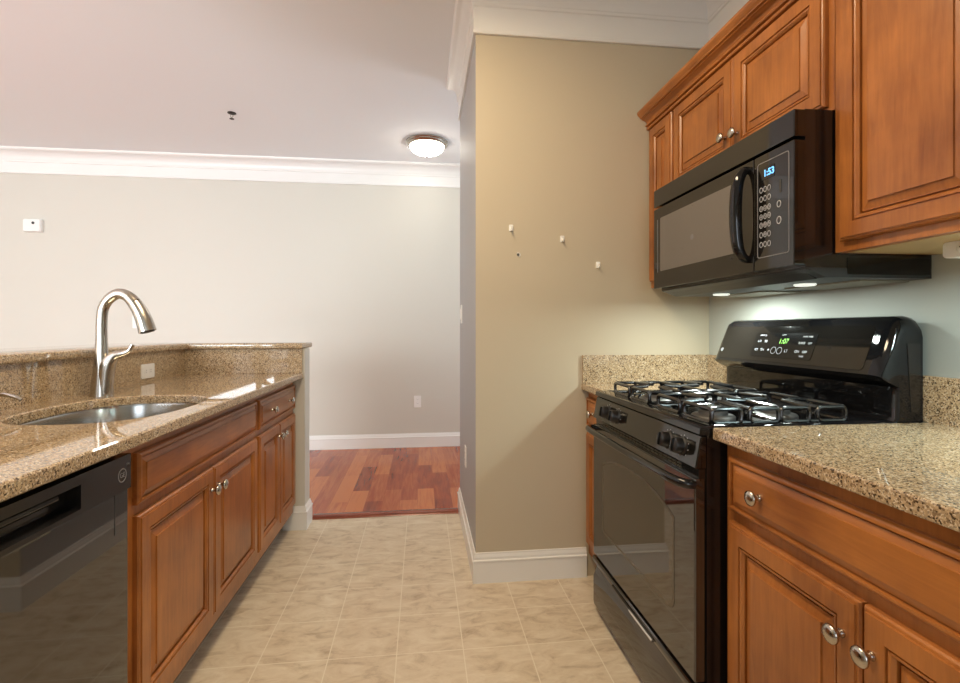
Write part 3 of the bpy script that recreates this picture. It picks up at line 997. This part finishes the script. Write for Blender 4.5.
# side seam of the backguard end cap
plate(MB(), [(1.335, 0.94), (1.362, 0.94), (1.362, 1.130), (1.322, 1.130)], lambda u, v, w_: (u, RY0 - w_, v), -0.001, 0.002).build('end_cap', M['black_satin'], bgd, bevel=0.001)

# ------------------------------------------------------------------ microwave
MX, MY0, MY1 = 0.978, 1.203, 2.000
root = thing('microwave', (1.2, 1.6, 1.31), 'black over-the-range microwave hung under the short wall cabinet', 'microwave')
MB().box(1.012, 1.391, MY0 + 0.002, MY1 - 0.002, 1.334, 1.755).build('body', M['black_satin'], root)
mb = MB()
mb.box(1.14, 1.391, MY0 + 0.002, MY1 - 0.002, 1.308, 1.3335)
mb.prism_y([(1.014, 1.3335), (1.14, 1.3335), (1.14, 1.308), (1.075, 1.308), (1.014, 1.330)], MY0 + 0.002, MY1 - 0.002)
mb.build('hood_base', M['hood'], root)
MB().box(MX, 1.012, MY0, MY1, 1.681, 1.753, 0.003).build('vent_grille', M['black_panel'], root)
CPY = 1.362
dpn = MB().box(MX, 1.012, CPY + 0.0015, MY1, 1.340, 1.672, 0.003).build('door', M['black_panel'], root)
cp = MB().box(MX, 1.012, MY0, CPY - 0.0015, 1.340, 1.672, 0.003).build('control_panel', M['black_panel'], root)
f_ = lambda u, v, w_: (MX - w_, u, v)
plate(MB(), rrect(1.452, 1.942, 1.408, 1.628, 0.006), f_, -0.001, 0.0008).build('window', M['micro_glass'], dpn)
MB().box(MX - 0.0012, MX + 0.001, 1.962, 1.966, 1.405, 1.625).build('hinge_strip', M['mark_dim'], dpn)
pts = smooth_path([(MX + 0.004, 1.386, 1.648), (MX - 0.018, 1.388, 1.640), (MX - 0.034, 1.390, 1.600), (MX - 0.040, 1.390, 1.512), (MX - 0.034, 1.390, 1.425), (MX - 0.018, 1.388, 1.386), (MX + 0.004, 1.386, 1.378)], 6)
hb = MB()
rings = []
for i, (x, y, z) in enumerate(pts):
    rings.append((x, y, z))
n_ = len(rings)
hb.tube(rings, [0.010 + 0.008 * math.sin(PI * i / (n_ - 1)) for i in range(n_)], 16)
hb.build('handle', M['black'], dpn, smooth=True)
# keypad frame, display and keys
ring_frame(MB(), rrect(1.219, 1.346, 1.375, 1.650, 0.008), rrect(1.2215, 1.3435, 1.3775, 1.6475, 0.006), f_, -0.001, 0.0012).build('keypad_border', M['mark_dim'], cp)
plate(MB(), rrect(1.275, 1.330, 1.598, 1.632, 0.002), f_, -0.001, 0.0010).build('display', M['dark_display'], cp)
text_obj('clock', '1:53', 0.026, mpR(1.297, 1.615, MX), M['blue'], cp, depth=0.0016, bold=0.0006)
rows = [1.571, 1.545, 1.517, 1.493, 1.469, 1.441, 1.413]


def key(y, z, ru, rv):
    ring_frame(MB(), [(y + ru * math.cos(2 * PI * i / 20), z + rv * math.sin(2 * PI * i / 20)) for i in range(20)],
               [(y + ru * 0.76 * math.cos(2 * PI * i / 20), z + rv * 0.78 * math.sin(2 * PI * i / 20)) for i in range(20)], f_, -0.0005, 0.0011).build('key', M['mark'], cp)


for z in rows:
    for c_ in range(3):
        key(1.330 - c_ * 0.0165, z, 0.0066, 0.0085)
key(1.258, 1.515, 0.008, 0.010)
key(1.258, 1.470, 0.009, 0.011)
dig = 1
for r_ in (2, 3, 4):
    for c_ in range(3):
        text_obj('digit', str(dig), 0.010, mpR(1.330 - c_ * 0.0165, rows[r_], MX), M['mark'], cp, depth=0.0011)
        dig += 1
text_obj('digit', '0', 0.010, mpR(1.330 - 0.0165, rows[5], MX), M['mark'], cp, depth=0.0011)
plate(MB(), rrect(1.249, 1.256, 1.545, 1.580, 0.002), f_, -0.001, 0.0012).build('slot', M['slot'], cp)
plate(MB(), [(1.700 + 0.010 * math.cos(2 * PI * i / 20), 1.505 + 0.010 * math.sin(2 * PI * i / 20)) for i in range(20)], f_, 0.0, 0.0013).build('emblem', M['mark_dim'], dpn)
# underside: light lens, two grease filters, side vent panel
MB().prism_y([(1.018, 1.3345), (1.070, 1.3095), (1.069, 1.3060), (1.016, 1.3315)], MY0 + 0.03, MY1 - 0.03).build('front_lip', M['hood'], root)
for y0, y1 in ((MY0 + 0.05, 1.545), (1.655, MY1 - 0.05)):
    MB().box(1.220, 1.375, y0, y1, 1.3035, 1.3085).build('filter', M['filter'], root)
for wy, pw in ((1.40, 0.7), (1.83, 4.0)):
    MB().lathe([(0.030, 0.004), (0.030, -0.002), (0.026, -0.004), (0, -0.004)], (1.175, wy, 1.306)).build('lamp_lens', M['lens'], root, smooth=True)
    area('cooktop_lamp', (1.175, wy, 1.3015), (0, 0, 0), 0.04, 0.04, pw, (0.88, 1.0, 0.93))
plate(MB(), rrect(1.135, 1.385, 1.316, 1.362, 0.003), lambda u, v, w_: (u, MY0 + 0.002 - w_, v), -0.001, 0.0015).build('side_panel', M['black'], root)
# ------------------------------------------------------------------ fittings
def duplex(name, label, cat, mp, wide, horizontal=False, group=None):
    loc = mp(0, 0, 0)
    t = thing(name, loc, label, cat, group)
    a, b_ = (0.0575, 0.035) if horizontal else (0.035, 0.0575)
    plate(MB(), rrect(-a, a, -b_, b_, 0.006), mp, 0.0, 0.005).build('cover_plate', M['white'], t, bevel=0.001)
    for s_ in (-1, 1):
        u, v = (0.020 * s_, 0) if horizontal else (0, 0.020 * s_)
        c = plate(MB(), rrect(u - 0.0135, u + 0.0135, v - 0.0135, v + 0.0135, 0.006), mp, 0.004, 0.0065).build('receptacle', M['white'], t)
        mb = MB()
        for d_ in (-0.005, 0.005):
            if horizontal:
                plate(mb, rrect(u - 0.004, u + 0.004, v + d_ - 0.001, v + d_ + 0.001, 0.0005), mp, 0.006, 0.0068)
            else:
                plate(mb, rrect(u + d_ - 0.001, u + d_ + 0.001, v - 0.002, v + 0.006, 0.0005), mp, 0.006, 0.0068)
        mb.build('slots', M['slot'], c)
    return t


def rocker(name, label, mp):
    t = thing(name, mp(0, 0, 0), label, 'light switch')
    plate(MB(), rrect(-0.035, 0.035, -0.0575, 0.0575, 0.006), mp, 0.0, 0.005).build('cover_plate', M['white'], t, bevel=0.001)
    plate(MB(), rrect(-0.016, 0.016, -0.033, 0.033, 0.003), mp, 0.004, 0.009).build('toggle', M['white'], t, bevel=0.001)
    return t


mpFar = lambda xc, zc: (lambda u, v, w_: (xc + u, YF - w_, zc + v))
mpStubL = lambda yc, zc: (lambda u, v, w_: (XS - w_, yc - u, zc + v))
duplex('wall_outlet', 'white outlet low on the far wall above the hardwood', 'outlet', mpFar(-0.043, 0.457), 1)
rocker('wall_switch', 'white switch on the far wall seen behind the faucet spout', mpFar(-2.615, 1.235))
rocker('wall_switch', 'white switch plate edge-on high on the grey side of the tan wall', mpStubL(3.07, 1.262))
duplex('wall_outlet', 'white outlet edge-on low on the grey side of the tan wall', 'outlet', mpStubL(2.78, 0.452), 1)
duplex('wall_outlet', 'white outlet set sideways in the granite backsplash', 'outlet', (lambda u, v, w_: (XB + w_, 2.582 + u, 0.965 + v)), 1, True)

# motion sensor / thermostat box on the far wall
root = thing('wall_sensor', (-3.47, YF, 2.10), 'small white sensor box high on the far wall', 'sensor')
mb = MB()
mb.loft([[(-3.47 + u * k_, YF - w_, 2.10 + v * k_) for u, v in rrect(-0.075, 0.075, -0.058, 0.058, 0.012)] for k_, w_ in ((1, 0.0), (1, 0.03), (0.9, 0.045))])
mb.build('housing', M['white'], root)
MB().lathe([(0.012, 0), (0.012, 0.003), (0, 0.004)], (-3.455, YF - 0.045, 2.12), (0, -1, 0)).build('eye', M['slot'], root)

# ceiling dome lamp
LX, LY = 0.043, 4.27
root = thing('ceiling_lamp', (LX, LY, ZC), 'lit white glass dome lamp on the ceiling near the far wall', 'lamp')
MB().lathe([(0.170, 0), (0.180, -0.006), (0.182, -0.014), (0.174, -0.020), (0.176, -0.027), (0.164, -0.040), (0.148, -0.042), (0.148, -0.002)], (LX, LY, ZC), n=40).build('rim', M['nickel'], root, smooth=True, angle=50)
MB().lathe([(0.149, -0.038), (0.146, -0.052), (0.132, -0.074), (0.106, -0.093), (0.070, -0.105), (0.033, -0.111), (0, -0.112)], (LX, LY, ZC), n=40).build('glass_dome', M['glow'], root, smooth=True, angle=80)
MB().lathe([(0.012, -0.110), (0.012, -0.115), (0.007, -0.119), (0.010, -0.126), (0.006, -0.133), (0, -0.135)], (LX, LY, ZC), n=16).build('finial', M['nickel'], root, smooth=True)

# sprinkler head
SX, SY = -1.405, 3.87
root = thing('sprinkler', (SX, SY, ZC), 'small dark sprinkler head on the ceiling', 'sprinkler')
MB().lathe([(0.030, 0), (0.030, -0.004), (0.016, -0.010), (0.009, -0.011), (0, -0.011)], (SX, SY, ZC)).build('escutcheon', M['bronze'], root, smooth=True)
mb = MB()
mb.tube([(SX - 0.007, SY, ZC - 0.009), (SX - 0.009, SY, ZC - 0.024), (SX, SY, ZC - 0.040)], 0.0022, 8)
mb.tube([(SX + 0.007, SY, ZC - 0.009), (SX + 0.009, SY, ZC - 0.024), (SX, SY, ZC - 0.040)], 0.0022, 8)
mb.build('frame', M['nickel'], root)
MB().lathe([(0.004, -0.038), (0.016, -0.043), (0.016, -0.046), (0, -0.046)], (SX, SY, ZC)).build('deflector', M['bronze'], root)

# hooks on the tan wall
for (x, z, lab) in ((0.412, 1.640, 'white adhesive hook on the tan wall, highest of the three'),
                    (0.656, 1.594, 'white adhesive hook on the tan wall, the middle one of three'),
                    (0.831, 1.474, 'white adhesive hook on the tan wall, lowest one close to the cabinets')):
    h = thing('wall_hook', (x, YS, z), lab, 'hook', 'hooks on the tan wall')
    mp = (lambda xc, zc: (lambda u, v, w_: (xc + u, YS - w_, zc + v)))(x, z)
    plate(MB(), rrect(-0.010, 0.010, -0.015, 0.015, 0.004), mp, 0.0, 0.004).build('backplate', M['white'], h)
    MB().tube([mp(*p) for p in smooth_path([(0, 0.006, 0.003), (0, -0.004, 0.008), (0, -0.012, 0.014), (0, -0.011, 0.021), (0, -0.004, 0.023)], 4)], 0.004, 10).build('prong', M['white'], h, smooth=True)
h = thing('screw_eye', (0.445, YS, 1.515), 'tiny open screw hook with a small hole below the highest white hook', 'hook')
MB().lathe([(0.005, 0), (0.005, 0.002), (0, 0.002)], (0.445, YS, 1.515), (0, -1, 0)).build('collar', M['slot'], h)
pts = [(0.445 + 0.0095 * math.cos(a), YS - 0.004, 1.515 + 0.0095 * math.sin(a)) for a in [math.radians(-60 + 20 * i) for i in range(11)]]
MB().tube(pts, 0.0022, 8).build('ring', M['white'], h, smooth=True)

# white fixture under the tall wall cabinet
root = thing('cabinet_fixture', (1.23, 0.83, 1.345), 'white rounded plastic light fixture mounted under the large tall wall cabinet', 'fixture')
f_ = lambda u, v, w_: (1.215 - w_, u, v)
plate(MB(), rrect(0.66, 1.028, 1.334, 1.3725, 0.010), f_, -0.035, 0.0).build('housing', M['white'], root, bevel=0.002)
bt = MB().lathe([(0.011, 0), (0.011, 0.002), (0.009, 0.0035), (0, 0.004)], (1.215, 0.985, 1.354), (-1, 0, 0)).build('button', M['white'], root, smooth=True)
MB().box(1.222, 1.243, 0.68, 0.95, 1.3325, 1.336).build('lens', M['lens'], root)
area('under_cabinet_lamp', (1.2325, 0.81, 1.3315), (0, 0, 0), 0.015, 0.25, 2.2, (0.70, 0.97, 1.0))
MB().lathe([(0.002, 0.0035), (0.002, 0.0048), (0, 0.0048)], (1.215, 0.985, 1.356), (-1, 0, 0), 10).build('pin_hole', M['slot'], bt)

# ceiling fixture of the kitchen, overhead and out of the picture
KX, KY = -0.10, 1.10
root = thing('kitchen_lamp', (KX, KY, ZC), 'long frosted kitchen ceiling lamp overhead between the two counters', 'lamp')
MB().box(KX - 0.16, KX + 0.16, KY - 0.62, KY + 0.62, ZC - 0.03, ZC).build('housing', M['trim'], root)
MB().box(KX - 0.14, KX + 0.14, KY - 0.60, KY + 0.60, ZC - 0.085, ZC - 0.03, 0.02).build('diffuser', M['diffuser'], root)
area('kitchen_lamp_light', (KX, KY, ZC - 0.09), (0, 0, 0), 0.28, 1.2, 25, (1.0, 0.79, 0.52))
